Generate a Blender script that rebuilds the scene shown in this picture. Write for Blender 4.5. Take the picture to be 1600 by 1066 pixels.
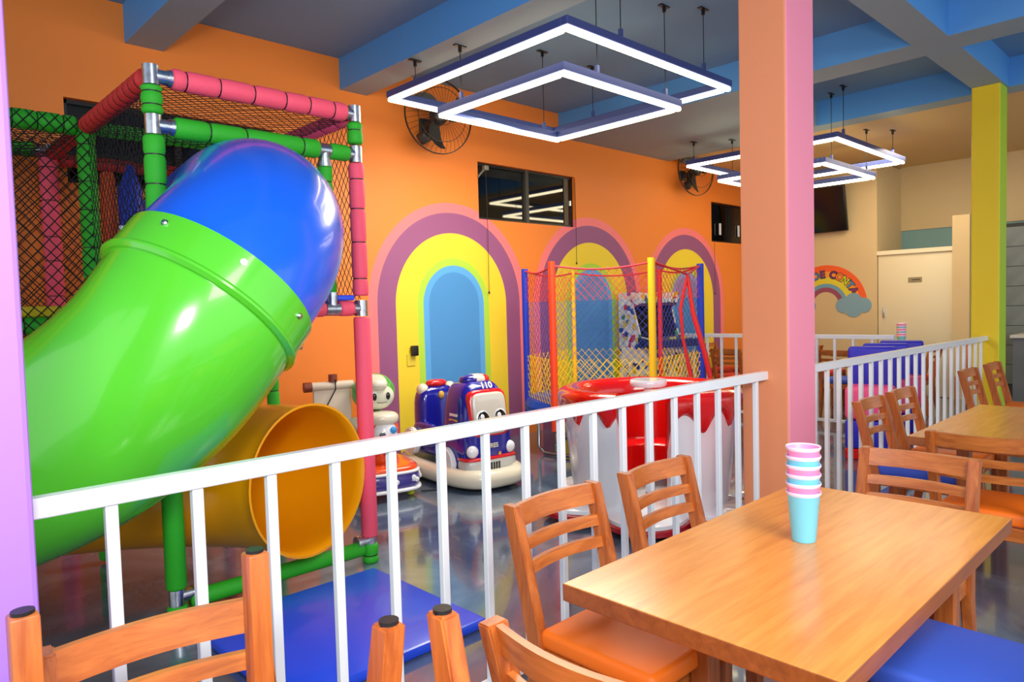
import bpy, bmesh, math, random
from mathutils import Vector, Matrix, Euler
random.seed(7)
PI = math.pi
SC = bpy.context.scene
COL = SC.collection
for o in list(bpy.data.objects): bpy.data.objects.remove(o)

# ------------------------------------------------------------ camera
H = 1.45
FPX, YAW, PITCH, ROLL = 1101.43, 0.80778565, 0.04743546, -0.02732048
fw = Vector((math.cos(PITCH)*math.cos(YAW), math.cos(PITCH)*math.sin(YAW), -math.sin(PITCH)))
rt0 = fw.cross(Vector((0, 0, 1))).normalized(); up0 = rt0.cross(fw)
rt = rt0*math.cos(ROLL) + up0*math.sin(ROLL); up = -rt0*math.sin(ROLL) + up0*math.cos(ROLL)
cd = bpy.data.cameras.new('camera'); cam = bpy.data.objects.new('camera', cd); COL.objects.link(cam)
cd.sensor_fit = 'HORIZONTAL'; cd.sensor_width = 36; cd.lens = 36*FPX/1600; cd.clip_start = .05; cd.clip_end = 100
cam.matrix_world = Matrix(((rt.x, up.x, -fw.x, 0), (rt.y, up.y, -fw.y, 0), (rt.z, up.z, -fw.z, H), (0, 0, 0, 1)))
SC.camera = cam

# ------------------------------------------------------------ world, lights, exposure
w = bpy.data.worlds.new('world'); SC.world = w; w.use_nodes = True
w.node_tree.nodes['Background'].inputs[0].default_value = (.86, .93, 1, 1)
w.node_tree.nodes['Background'].inputs[1].default_value = 1.0
SC.view_settings.view_transform = 'Standard'; SC.view_settings.look = 'None'
SC.view_settings.exposure = 0.47; SC.view_settings.gamma = 1; SC.view_settings.use_curve_mapping = False
def area(name, loc, target, size, power, col=(1, 1, 1), sy=None):
    d = bpy.data.lights.new(name, 'AREA'); d.energy = power; d.color = col
    d.shape = 'RECTANGLE'; d.size = size; d.size_y = sy or size
    o = bpy.data.objects.new(name, d); COL.objects.link(o); o.location = loc
    o.rotation_euler = (Vector(target)-Vector(loc)).to_track_quat('-Z', 'Y').to_euler(); return o
area('dining_lamp_light', (1.2, -1.2, 3.0), (1.6, 0.2, 0), 1.6, 75, (1, .95, .88))
area('flash_light', (-.25, -.15, 2.0), (2.6, 3.2, 1.2), .5, 42, (1, .98, .96))
area('play_lamp_light', (4.3, 3.9, 2.95), (4.2, 4.2, 0), 1.2, 60, (1, .93, .82))
area('hall_lamp_light', (9.9, 3.0, 3.3), (10.2, 3.0, 0), 1.4, 32, (1, .86, .64))

# ------------------------------------------------------------ materials
def srgb(r, g, b):
    f = lambda c: ((c/255+.055)/1.055)**2.4 if c/255 > .04045 else c/255/12.92
    return (f(r), f(g), f(b), 1)
MATS = {}
def mat(name, rgb, rough=.5, metal=0, spec=.5, coat=0, emit=0, noise=None, bump=0, bscale=60):
    if name in MATS: return MATS[name]
    m = bpy.data.materials.new(name); m.use_nodes = True; nt = m.node_tree; p = nt.nodes['Principled BSDF']
    c = srgb(*rgb); p.inputs['Base Color'].default_value = c
    p.inputs['Roughness'].default_value = rough; p.inputs['Metallic'].default_value = metal
    p.inputs['Specular IOR Level'].default_value = spec
    p.inputs['Coat Weight'].default_value = coat; p.inputs['Coat Roughness'].default_value = .06
    if emit:
        p.inputs['Emission Color'].default_value = c; p.inputs['Emission Strength'].default_value = emit
    tc = nt.nodes.new('ShaderNodeTexCoord')
    if noise:
        n = nt.nodes.new('ShaderNodeTexNoise'); n.inputs['Scale'].default_value = noise[0]; n.inputs['Detail'].default_value = 4
        nt.links.new(tc.outputs['Object'], n.inputs['Vector'])
        r = nt.nodes.new('ShaderNodeValToRGB'); k = noise[1]
        r.color_ramp.elements[0].position = .3; r.color_ramp.elements[1].position = .7
        r.color_ramp.elements[0].color = (c[0]*(1-k), c[1]*(1-k), c[2]*(1-k), 1)
        r.color_ramp.elements[1].color = (min(1, c[0]*(1+k)), min(1, c[1]*(1+k)), min(1, c[2]*(1+k)), 1)
        nt.links.new(n.outputs['Fac'], r.inputs['Fac']); nt.links.new(r.outputs['Color'], p.inputs['Base Color'])
    if bump:
        n2 = nt.nodes.new('ShaderNodeTexNoise'); n2.inputs['Scale'].default_value = bscale
        nt.links.new(tc.outputs['Object'], n2.inputs['Vector'])
        b = nt.nodes.new('ShaderNodeBump'); b.inputs['Strength'].default_value = bump; b.inputs['Distance'].default_value = .01
        nt.links.new(n2.outputs['Fac'], b.inputs['Height']); nt.links.new(b.outputs['Normal'], p.inputs['Normal'])
    MATS[name] = m; return m
def wood(name, dark, light, axis='x', rough=.38, coat=.15):
    if name in MATS: return MATS[name]
    m = bpy.data.materials.new(name); m.use_nodes = True; nt = m.node_tree; p = nt.nodes['Principled BSDF']
    tc = nt.nodes.new('ShaderNodeTexCoord'); mp = nt.nodes.new('ShaderNodeMapping')
    s = {'x': (1.2, 14, 14), 'y': (14, 1.2, 14), 'z': (14, 14, 1.2)}[axis]; mp.inputs['Scale'].default_value = s
    n = nt.nodes.new('ShaderNodeTexNoise'); n.inputs['Scale'].default_value = 3; n.inputs['Detail'].default_value = 7; n.inputs['Roughness'].default_value = .6; n.inputs['Distortion'].default_value = .5
    r = nt.nodes.new('ShaderNodeValToRGB'); r.color_ramp.elements[0].position = .3; r.color_ramp.elements[1].position = .68
    r.color_ramp.elements[0].color = srgb(*dark); r.color_ramp.elements[1].color = srgb(*light)
    nt.links.new(tc.outputs['Object'], mp.inputs['Vector']); nt.links.new(mp.outputs[0], n.inputs['Vector'])
    nt.links.new(n.outputs['Fac'], r.inputs['Fac']); nt.links.new(r.outputs['Color'], p.inputs['Base Color'])
    p.inputs['Roughness'].default_value = rough; p.inputs['Coat Weight'].default_value = coat; p.inputs['Coat Roughness'].default_value = .2
    MATS[name] = m; return m

ORW = mat('orange_paint', (250, 128, 28), .55, noise=(1.5, .04))
CREAM = mat('cream_paint', (214, 188, 138), .6, noise=(1.5, .03))
CREAM2 = mat('cream_ceiling_paint', (214, 180, 120), .7)
CEIL = mat('blue_ceiling_paint', (108, 146, 178), .7, noise=(1.2, .05))
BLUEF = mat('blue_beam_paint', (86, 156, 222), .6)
GREYF = mat('greyblue_underside', (138, 160, 172), .6)  # beam undersides and soffit, greyer than the blue beam faces
WHITE = mat('white_enamel', (236, 240, 246), .22, coat=.4)
PURP = mat('lilac_paint', (168, 120, 226), .55)
PEACH = mat('peach_paint', (238, 150, 104), .55)
PINKP = mat('pink_paint', (255, 150, 176), .55)
YELP = mat('yellow_paint', (244, 212, 26), .5)
LIMEP = mat('lime_paint', (178, 214, 40), .5)
BLACK = mat('black_plastic', (22, 22, 24), .4)
DARK = mat('black_frame', (18, 16, 15), .35)
GLASS = mat('dark_window_glass', (6, 7, 8), .03, spec=.9)
CHROME = mat('zinc_metal', (196, 202, 208), .28, metal=1, noise=(30, .25))
STEEL = mat('steel_tube', (190, 192, 192), .25, metal=1)
FG = mat('green_foam', (40, 176, 30), .65, bump=.25, bscale=160)
FP = mat('pink_foam', (255, 88, 116), .65, bump=.25, bscale=160)
FR = mat('red_foam', (196, 40, 40), .65, bump=.25, bscale=160)
TIE = mat('black_tie', (14, 14, 14), .5)
NETB = mat('black_net', (16, 14, 14), .8)
SLB = mat('blue_slide_plastic', (26, 104, 246), .24, coat=.35)
SLG = mat('green_slide_plastic', (92, 212, 46), .2, coat=.5, noise=(1.2, .06))
SLR = mat('red_slide_plastic', (200, 24, 40), .25, coat=.4)
SLO = mat('amber_slide_plastic', (250, 166, 4), .3, coat=.3)
WX = wood('wood_honey_x', (158, 76, 24), (208, 120, 52), 'x')
WZ = wood('wood_honey_z', (152, 70, 24), (200, 112, 48), 'z')
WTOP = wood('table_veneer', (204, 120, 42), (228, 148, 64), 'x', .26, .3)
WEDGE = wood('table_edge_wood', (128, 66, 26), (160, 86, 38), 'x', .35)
SO = mat('orange_vinyl', (255, 120, 18), .5, bump=.08, bscale=300)
SB = mat('blue_vinyl', (58, 94, 206), .5, bump=.08, bscale=300)
SR = mat('red_vinyl', (226, 60, 40), .5)
CPK = mat('pink_cup_plastic', (255, 150, 200), .35)
CBL = mat('aqua_cup_plastic', (120, 214, 240), .35)
CRIM = mat('pale_cup_rim', (240, 222, 250), .3)
LEDH = mat('led_housing', (74, 88, 150), .4, metal=.3)
LEDE = mat('led_diffuser', (255, 240, 196), .5, emit=8)
CW = mat('white_gelcoat', (236, 240, 244), .15, coat=.6)
CR = mat('red_gelcoat', (214, 16, 14), .15, coat=.7)
RB = mat('navy_gelcoat', (28, 30, 150), .15, coat=.7)
IV = mat('ivory_gelcoat', (228, 222, 200), .22, coat=.5)
VBLUE = mat('soft_blue_vinyl', (46, 40, 190), .5)
VPINK = mat('soft_pink_vinyl', (255, 86, 146), .5)
MATB = mat('blue_mat_vinyl', (36, 82, 242), .3, coat=.2, bump=.1, bscale=14)
SLATEY = mat('tile_grey', (128, 136, 132), .3, noise=(6, .1))
GROUT = mat('tile_grout', (70, 74, 72), .8)

# ------------------------------------------------------------ mesh helpers
def new_bm(): return bmesh.new()
def finish(name, bm, m, parent=None, smooth=False, auto=None):
    me = bpy.data.meshes.new(name)
    bmesh.ops.recalc_face_normals(bm, faces=bm.faces)
    bm.to_mesh(me); bm.free()
    for x in (m if isinstance(m, (list, tuple)) else [m]): me.materials.append(x)
    if smooth or auto:
        for p in me.polygons: p.use_smooth = True
        if auto: me.set_sharp_from_angle(angle=auto)
    o = bpy.data.objects.new(name, me); COL.objects.link(o)
    if parent: o.parent = parent
    return o
def bx(bm, x0, x1, y0, y1, z0, z1, bev=0, seg=2, mi=0, mtx=None):
    r = bmesh.ops.create_cube(bm, size=1); vs = r['verts']
    for v in vs:
        v.co = Vector(((x0+x1)/2+v.co.x*(x1-x0), (y0+y1)/2+v.co.y*(y1-y0), (z0+z1)/2+v.co.z*(z1-z0)))
    es = list({e for v in vs for e in v.link_edges}); fs = list({f for v in vs for f in v.link_faces})
    for f in fs: f.material_index = mi
    if bev:
        r2 = bmesh.ops.bevel(bm, geom=es, offset=bev, segments=seg, affect='EDGES', profile=.5)
        vs = list({v for f in r2['faces'] for v in f.verts} | {v for v in vs if v.is_valid})
    if mtx is not None: bmesh.ops.transform(bm, matrix=mtx, verts=[v for v in vs if v.is_valid])
    return vs
def box(name, x0, x1, y0, y1, z0, z1, m, parent=None, bev=0, seg=2):
    bm = new_bm(); bx(bm, x0, x1, y0, y1, z0, z1, bev, seg); return finish(name, bm, m, parent, auto=(.6 if bev else None))
def tube(bm, pts, r, n=8, caps=True, closed=False, mi=0):
    pts = [Vector(p) for p in pts]; N = len(pts); rs = r if isinstance(r, (list, tuple)) else [r]*N
    rings = []; prev = None
    for i, p in enumerate(pts):
        if closed: t = (pts[(i+1) % N]-pts[i-1]).normalized()
        else: t = (pts[min(i+1, N-1)]-pts[max(i-1, 0)]).normalized()
        if prev is None:
            a = Vector((0, 0, 1)) if abs(t.z) < .9 else Vector((1, 0, 0)); u = t.cross(a).normalized()
        else: u = (prev - t*prev.dot(t)).normalized()
        v = t.cross(u); prev = u
        rings.append([bm.verts.new(p+(u*math.cos(2*PI*k/n)+v*math.sin(2*PI*k/n))*rs[i]) for k in range(n)])
    for i in range(N if closed else N-1):
        a, b = rings[i], rings[(i+1) % N]
        for k in range(n):
            f = bm.faces.new((a[k], a[(k+1) % n], b[(k+1) % n], b[k])); f.material_index = mi
    if caps and not closed:
        bm.faces.new(rings[0]).material_index = mi; bm.faces.new(rings[-1]).material_index = mi
    return rings
def tube_obj(name, pts, r, m, parent=None, n=10, closed=False):
    bm = new_bm(); tube(bm, pts, r, n, closed=closed); return finish(name, bm, m, parent, auto=.9)
def lathe(bm, prof, n=32, a0=0, a1=2*PI, c=(0, 0, 0), mi=0):
    full = abs(a1-a0-2*PI) < 1e-6; K = n if full else n+1
    rings = []
    for r, z in prof:
        rings.append([bm.verts.new((c[0]+r*math.cos(a0+(a1-a0)*k/n), c[1]+r*math.sin(a0+(a1-a0)*k/n), c[2]+z)) for k in range(K)])
    for i in range(len(prof)-1):
        for k in range(n):
            k2 = (k+1) % K
            f = bm.faces.new((rings[i][k], rings[i][k2], rings[i+1][k2], rings[i+1][k])); f.material_index = mi
    return rings
def sup(bm, c, r, e1=1., e2=1., nu=24, nv=14, mtx=None, mi=0):
    sg = lambda v, e: math.copysign(abs(v)**e, v)
    rows = []
    for j in range(1, nv):
        a = -PI/2+PI*j/nv
        rows.append([bm.verts.new((c[0]+r[0]*sg(math.cos(a), e1)*sg(math.cos(2*PI*i/nu), e2), c[1]+r[1]*sg(math.cos(a), e1)*sg(math.sin(2*PI*i/nu), e2), c[2]+r[2]*sg(math.sin(a), e1))) for i in range(nu)])
    bot = bm.verts.new((c[0], c[1], c[2]-r[2])); top = bm.verts.new((c[0], c[1], c[2]+r[2])); fs = []
    for j in range(len(rows)-1):
        for i in range(nu): fs.append(bm.faces.new((rows[j][i], rows[j][(i+1) % nu], rows[j+1][(i+1) % nu], rows[j+1][i])))
    for i in range(nu):
        fs.append(bm.faces.new((bot, rows[0][(i+1) % nu], rows[0][i]))); fs.append(bm.faces.new((top, rows[-1][i], rows[-1][(i+1) % nu])))
    for f in fs: f.material_index = mi
    vs = [v for row in rows for v in row]+[bot, top]
    if mtx is not None: bmesh.ops.transform(bm, matrix=mtx, verts=vs)
    return vs
def sup_obj(name, c, r, m, parent=None, e1=1., e2=1., mtx=None, nu=24, nv=14):
    bm = new_bm(); sup(bm, c, r, e1, e2, nu, nv, mtx); return finish(name, bm, m, parent, smooth=True)
def prism(bm, poly, t, plane='yz', off=0, mi=0):
    # extrude a polygon by thickness t, symmetric about off
    def P(a, b, c): return {'yz': (c, a, b), 'xz': (a, c, b), 'xy': (a, b, c)}[plane]
    A = [bm.verts.new(P(a, b, off-t/2)) for a, b in poly]; B = [bm.verts.new(P(a, b, off+t/2)) for a, b in poly]
    n = len(poly); bm.faces.new(A).material_index = mi; bm.faces.new(B).material_index = mi
    for i in range(n): bm.faces.new((A[i], A[(i+1) % n], B[(i+1) % n], B[i])).material_index = mi
def empty(name, loc=(0, 0, 0), rz=0, rot=None):
    o = bpy.data.objects.new(name, None); COL.objects.link(o); o.location = loc
    o.rotation_euler = rot if rot else (0, 0, rz); o.empty_display_size = .1; return o
def tag(o, label, cat, group=None):
    o['label'] = label; o['category'] = cat
    if group: o['group'] = group
    return o
def struct(o): o['kind'] = 'structure'; return o
def stuff(o): o['kind'] = 'stuff'; return o
def kids(o): return [c for c in bpy.data.objects if c.parent == o]
def dup(o, parent=None, swap=None):
    c = o.copy(); COL.objects.link(c)
    if parent: c.parent = parent
    for ch in o.children: dup(ch, c)
    return c
def thing(name, label, cat, loc=(0, 0, 0), rz=0, group=None, rot=None):
    return tag(empty(name, loc, rz, rot), label, cat, group)

# ============================================================ THE SETTING
FLOOR = bpy.data.materials.new('epoxy_floor'); FLOOR.use_nodes = True
nt = FLOOR.node_tree; p = nt.nodes['Principled BSDF']; tc = nt.nodes.new('ShaderNodeTexCoord')
n1 = nt.nodes.new('ShaderNodeTexNoise'); n1.inputs['Scale'].default_value = .9; n1.inputs['Detail'].default_value = 6; n1.inputs['Distortion'].default_value = 2.2
r1 = nt.nodes.new('ShaderNodeValToRGB'); e = r1.color_ramp.elements
e[0].position = .3; e[0].color = srgb(64, 74, 90); e[1].position = .72; e[1].color = srgb(126, 142, 162)
x = r1.color_ramp.elements.new(.5); x.color = srgb(86, 102, 124)
nt.links.new(tc.outputs['Object'], n1.inputs['Vector']); nt.links.new(n1.outputs['Fac'], r1.inputs['Fac']); nt.links.new(r1.outputs['Color'], p.inputs['Base Color'])
p.inputs['Roughness'].default_value = .13; p.inputs['Specular IOR Level'].default_value = .7; p.inputs['Coat Weight'].default_value = .6; p.inputs['Coat Roughness'].default_value = .05
struct(box('floor', -3, 13.5, -3.5, 5.9, -.1, 0, FLOOR))
Y = 5.72
# orange wall with its painted arches (flat print) and window openings
WALL = bpy.data.materials.new('orange_wall_with_arches'); WALL.use_nodes = True
nt = WALL.node_tree; p = nt.nodes['Principled BSDF']; p.inputs['Roughness'].default_value = .55
L = nt.links
tc = nt.nodes.new('ShaderNodeTexCoord'); sx = nt.nodes.new('ShaderNodeSeparateXYZ'); L.new(tc.outputs['Object'], sx.inputs[0])
def mth(op, a, b=None, c=None):
    n = nt.nodes.new('ShaderNodeMath'); n.operation = op
    for i, v in enumerate((a, b, c)):
        if v is None: continue
        if isinstance(v, (int, float)): n.inputs[i].default_value = v
        else: L.new(v, n.inputs[i])
    return n.outputs[0]
dd = None
for cx in (4.66, 6.88, 9.06):
    u = mth('ABSOLUTE', mth('SUBTRACT', sx.outputs['X'], cx)); v = mth('MAXIMUM', mth('SUBTRACT', sx.outputs['Z'], 1.5), 0.)
    r = mth('SQRT', mth('ADD', mth('MULTIPLY', u, u), mth('MULTIPLY', v, v)))
    dd = r if dd is None else mth('MINIMUM', dd, r)
prev = None
for rad, col in ((1.045, (255, 128, 130)), (.945, (154, 86, 130)), (.735, (248, 216, 52)), (.478, (180, 222, 66)), (.403, (92, 172, 234)), (.333, (76, 148, 210))):
    mx = nt.nodes.new('ShaderNodeMix'); mx.data_type = 'RGBA'
    L.new(mth('LESS_THAN', dd, rad), mx.inputs[0])
    if prev is None: mx.inputs[6].default_value = srgb(250, 138, 48)
    else: L.new(prev, mx.inputs[6])
    mx.inputs[7].default_value = srgb(*col); prev = mx.outputs[2]
L.new(prev, p.inputs['Base Color'])
WINS = [(1.22, 2.75, 2.41, 3.0), (5.03, 6.61, 2.41, 3.02), (9.77, 11.1, 2.38, 2.99)]
bm = new_bm()
xs = sorted({-3.0, 11.45} | {a for q in WINS for a in q[:2]}); D = .16
for a, b in zip(xs, xs[1:]):
    q = [q for q in WINS if q[0] == a and q[1] == b]
    if q: bx(bm, a, b, Y, Y+D, 0, q[0][2]); bx(bm, a, b, Y, Y+D, q[0][3], 3.9)
    else: bx(bm, a, b, Y, Y+D, 0, 3.9)
struct(finish('wall_back', bm, WALL))
for i, (a, b, z0, z1) in enumerate(WINS):
    t = struct(empty('window_%d' % (i+1), ((a+b)/2, Y+.08, z0)))
    A, B, h = -(b-a)/2, (b-a)/2, z1-z0
    bm = new_bm(); f = .028
    bx(bm, A, B, -.03, .03, 0, f); bx(bm, A, B, -.03, .03, h-f, h); bx(bm, A, A+f, -.03, .03, 0, h); bx(bm, B-f, B, -.03, .03, 0, h)
    finish('window_frame', bm, DARK, t)
    m_ = mat('window_mullion', (66, 62, 54), .4)
    box('window_mullion', -.025, .025, -.035, .025, 0, h, m_ if i == 1 else DARK, t)
    box('pane', A+f, -.03, 0.0, .008, f, h-f, GLASS, t); box('pane', .03, B-f, -.018, -.010, f, h-f, GLASS, t)
    if i == 1:
        box('sash_stile', B-.15, B-.08, -.03, 0, f, h-f, mat('brown_sash', (92, 78, 58), .5), t)
        box('window_latch', B-.09, B-.06, -.06, -.03, .26, .32, CHROME, t)
    if i == 2:
        for q in (-.36, .22): box('white_handle', q, q+.045, -.045, -.03, .12, .3, WHITE, t)
# dark wall closing off the rooms behind the windows
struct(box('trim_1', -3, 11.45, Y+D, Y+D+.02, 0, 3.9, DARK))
# blue mopboard stripe seen at the foot of the arches is absent: floor meets wall directly
struct(box('ceiling', -3, 8.62, -3.5, Y+D, 3.74, 3.84, CEIL))
def beam(x0, x1, y0, y1, z0=3.46):
    bm = new_bm(); bx(bm, x0, x1, y0, y1, z0, 3.76)
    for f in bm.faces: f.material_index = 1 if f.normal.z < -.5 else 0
    struct(finish('ceiling_beam', bm, [BLUEF, GREYF]))
beam(1.63, 1.9, -3.5, Y); beam(3.40, 3.68, -3.5, Y); beam(6.33, 6.7, -3.5, Y); beam(8.34, 8.62, -3.5, Y)
beam(-3, 1.63, 1.64, 1.9, 3.459); beam(1.9, 3.4, 1.64, 1.9, 3.459); beam(3.68, 6.33, 1.64, 1.9, 3.459); beam(6.7, 8.34, 1.64, 1.9, 3.459)
bm = new_bm(); bx(bm, 6.7, 8.34, 3.5, Y, 3.462, 3.74); struct(finish('ceiling_soffit', bm, GREYF))
# pillars
def pillar(x0, x1, y0, y1, side, front, h=3.47):
    bm = new_bm(); bx(bm, x0, x1, y0, y1, 0, h, .012)
    for f in bm.faces: f.material_index = 1 if abs(f.normal.y) > .6 else 0
    return struct(finish('pillar', bm, [side, front]))
pillar(-.16, .28, 1.76, 2.04, PURP, PURP)
pillar(3.79, 4.146, 1.755, 2.035, PEACH, PINKP)
pillar(8.1, 8.37, 1.66, 1.9, YELP, LIMEP)
# cream hall walls behind
XC = 11.3
struct(box('wall_right', XC, XC+.15, 3.86, Y, 0, 3.47, CREAM))
struct(box('wall_recess', XC+.15, 12.5, 3.86, 4.0, 0, 3.47, CREAM))
bm = new_bm(); bx(bm, 12.36, 12.5, -.5, 3.86, 2.5, 3.7); bx(bm, 12.36, 12.5, -.5, 3.86, 0, 2.2)
struct(finish('wall_far', bm, CREAM))
bm = new_bm(); bx(bm, 12.38, 12.5, 2.0, 3.86, 2.2, 2.5); struct(finish('trim_2', bm, mat('teal_recess', (120, 160, 160), .5)))
struct(box('wall_pier', XC-.02, XC+.13, 2.66, 2.87, 0, 2.56, CREAM))
bm = new_bm(); v = bx(bm, 8.62, 12.6, -3.5, Y, 3.5, 3.6); struct(finish('ceiling_hall', bm, CREAM2))
struct(box('wall_side', 12.36, 12.5, -3.5, -.5, 0, 3.6, CREAM))
t = struct(empty('door_1', (XC+.04, 3.36, 0)))
box('door_leaf', -.02, .02, -.49, .49, .01, 2.08, mat('door_cream', (226, 212, 174), .45), t, .004)
box('door_frame', -.05, .05, -.5, .5, 2.08, 2.14, mat('door_frame_cream', (240, 226, 190), .45), t)
box('door_handle', -.05, -.02, .40, .42, 1.15, 1.3, CHROME, t, .004)
pl = box('door_plate', -.027, -.02, -.10, .08, 1.66, 1.73, mat('plate_brass', (150, 136, 96), .4), t)
box('plate_lettering', -.0285, -.027, -.075, .03, 1.688, 1.702, mat('plate_dark', (70, 62, 44), .5), t)
struct(box('wall_kitchen', 12.1, 12.2, .7, 2.45, 0, 2.45, GROUT))
kt = empty('wall_tiling', (12.09, 0, 0)); struct(kt)
tl = None
for j in range(8):
    for i in range(5):
        if tl is None:
            tl = box('tile', -.006, .006, -.197, .197, -.137, .137, SLATEY, kt, .003, 1); o = tl
        else: o = tl.copy(); COL.objects.link(o)
        o.location = (0, 2.24-.4*i, .3+.28*j)

# ============================================================ RAILINGS
def railing(name, label, a, b, n, t0, t1, bottom=True, ztop=1.05, hh=.048):
    a, b = Vector(a), Vector(b); d = b-a; Ln = d.length; rz = math.atan2(d.y, d.x)
    t = thing(name, label, 'railing', (a.x, a.y, 0), rz)
    box('top_rail', 0, Ln, -.02, .02, ztop-hh, ztop, WHITE, t, .003, 1)
    if bottom: box('bottom_rail', 0, Ln, -.015, .015, .06, .095, WHITE, t, .003, 1)
    bl = None
    for k in range(n):
        if bl is None: bl = box('baluster', -.014, .014, -.012, .012, .095 if bottom else 0, ztop-hh, WHITE, t, .002, 1); o = bl
        else: o = bl.copy(); COL.objects.link(o)
        o.location = (t0+(t1-t0)*k/(n-1), 0, 0)
    return t
railing('railing', 'long white metal railing in front of the play area, from lilac pillar to pink pillar', (.28, 1.895), (3.8, 1.895), 17, .175, 3.40)
railing('railing', 'white metal railing between the pink pillar and the yellow pillar', (4.146, 1.85), (8.1, 1.77), 21, .19, 3.78)
railing('railing', 'far white railing with bottom bar in front of the back dining tables', (8.06, 5.7), (8.06, 2.58), 16, .1, 3.1)

# ============================================================ CHAIRS AND TABLES
def curved_slat(bm, x0, x1, yb, z0, z1, th, bow, lean, n=10):
    # lean: y as a function of z
    g = []
    for i in range(n+1):
        s = i/n; x = x0+(x1-x0)*s; b = -bow*math.sin(PI*s)
        g.append([bm.verts.new((x, yb+lean(z)+b+o, z)) for z, o in ((z0, th/2), (z1, th/2), (z1, -th/2), (z0, -th/2))])
    for i in range(n):
        for k in range(4): bm.faces.new((g[i][k], g[i][(k+1) % 4], g[i+1][(k+1) % 4], g[i+1][k]))
    bm.faces.new(g[0]); bm.faces.new(g[-1])
def lean(z): return -max(0, z-.44)*.24
def make_chair(seat_mat, name='dining_chair', pads=True):
    t = empty(name)
    bm = new_bm(); vs = bx(bm, -.2, .2, -.185, .225, .425, .485, .018, 3)
    for v in bm.verts:
        if v.co.z > .475: v.co.z += .008*max(0, 1-(v.co.x/.2)**2)*max(0, 1-((v.co.y-.015)/.2)**2)
    finish('seat', bm, seat_mat, t, auto=.7)
    bm = new_bm()
    bx(bm, -.19, .19, .17, .195, .365, .424, .003, 1); bx(bm, -.19, .19, -.2, -.175, .365, .424, .003, 1)
    bx(bm, -.195, -.173, -.19, .19, .365, .424, .003, 1); bx(bm, .173, .195, -.19, .19, .365, .424, .003, 1)
    finish('seat_frame', bm, WX, t, auto=.6)
    for s in (-1, 1):
        bm = new_bm(); bx(bm, s*.19-.021, s*.19+.021, .178, .22, .006, .424, .005, 2)
        leg = finish('leg', bm, WZ, t, auto=.6)
        bm = new_bm(); lathe(bm, [(0, 0), (.017, 0), (.017, .007), (0, .007)], 14, c=(s*.19, .199, 0)); finish('foot_pad', bm, BLACK, leg)
        bm = new_bm()
        prof = [(-.285, .006), (-.243, .006), (-.17, .34), (-.165, .43), (-.172+lean(.6), .6), (-.172+lean(.84), .84), (-.226+lean(.84), .84), (-.222+lean(.6), .6), (-.22, .43), (-.225, .34)]
        prism(bm, prof, .036, 'yz', s*.192); bmesh.ops.bevel(bm, geom=list(bm.edges), offset=.004, segments=2, affect='EDGES')
        leg = finish('rear_leg', bm, WZ, t, auto=.6)
        bm = new_bm(); lathe(bm, [(0, 0), (.015, 0), (.015, .007), (0, .007)], 14, c=(s*.192, -.264, 0)); finish('foot_pad', bm, BLACK, leg)
    for k, (z0, z1) in enumerate(((.772, .838), (.70, .734), (.63, .664))):
        bm = new_bm(); curved_slat(bm, -.178, .178, -.198, z0, z1, .018, .028, lean)
        finish('back_slat', bm, WX, t, auto=.6)
    return t
CH = {'orange': make_chair(SO), 'blue': make_chair(SB), 'red': make_chair(SR)}
used = set()
def chair(col, x, y, rz, label, group=None, z=0, flip=False):
    src = CH[col]
    if col in used: o = dup(src)
    else: o = src; used.add(col)
    o.location = (x, y, z); o.rotation_euler = (PI, 0, rz) if flip else (0, 0, rz)
    tag(o, label, 'chair', group); return o
# facing local +Y
G1, G2, G3 = 'chairs around the near table', 'chairs around the second table', 'chairs at the back tables'
chair('orange', 1.67, 1.27, PI, 'orange seated wooden chair at near corner of big table, back to railing', G1)
chair('orange', 2.225, 1.26, PI, 'second wooden chair on the railing side of the big table, before the cup ride', G1)
chair('orange', 1.19, .82, -PI/2, 'wooden chair at the camera end of the big table, its curved back cropped', G1)
chair('blue', 2.13, .48, 0, 'chair with blue seat tucked under the right side of the big table', G1)
chair('blue', 2.73, .885, PI/2, 'wooden chair at the far end of the big table, facing the cups', G1)
chair('orange', 3.86, .80, -PI/2, 'orange seated chair at the near end of the second table', G2)
chair('blue', 4.50, 1.29, PI, 'wooden chair with blue seat on the railing side of the second table', G2)
chair('orange', 5.06, 1.29, PI, 'orange seated wooden chair just beyond the blue seated one at table two', G2)
chair('orange', 6.72, 1.30, PI, 'wooden chair by the yellow pillar, the nearer of the pair there', G2)
chair('orange', 7.42, 1.28, PI, 'wooden chair right against the yellow pillar, the farther of the pair', G2)
# stacked chairs at the lower left
chair('orange', .405, 1.215, PI-.1, 'upright wooden chair by the lilac pillar carrying an upturned chair', 'stacked chairs beside the lilac pillar')
chair('orange', .38, 1.145, PI, 'upturned wooden chair with black foot pads, stacked on chair by the lilac pillar', 'stacked chairs beside the lilac pillar', z=.99, flip=True)
chair('orange', .47, .56, 0, 'upright wooden chair under an upturned one, closest to the camera', 'stacked chairs beside the lilac pillar')
chair('orange', .46, .59, 0, 'upturned wooden chair closest to the camera, only its square leg ends showing', 'stacked chairs beside the lilac pillar', z=.99, flip=True)

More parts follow.
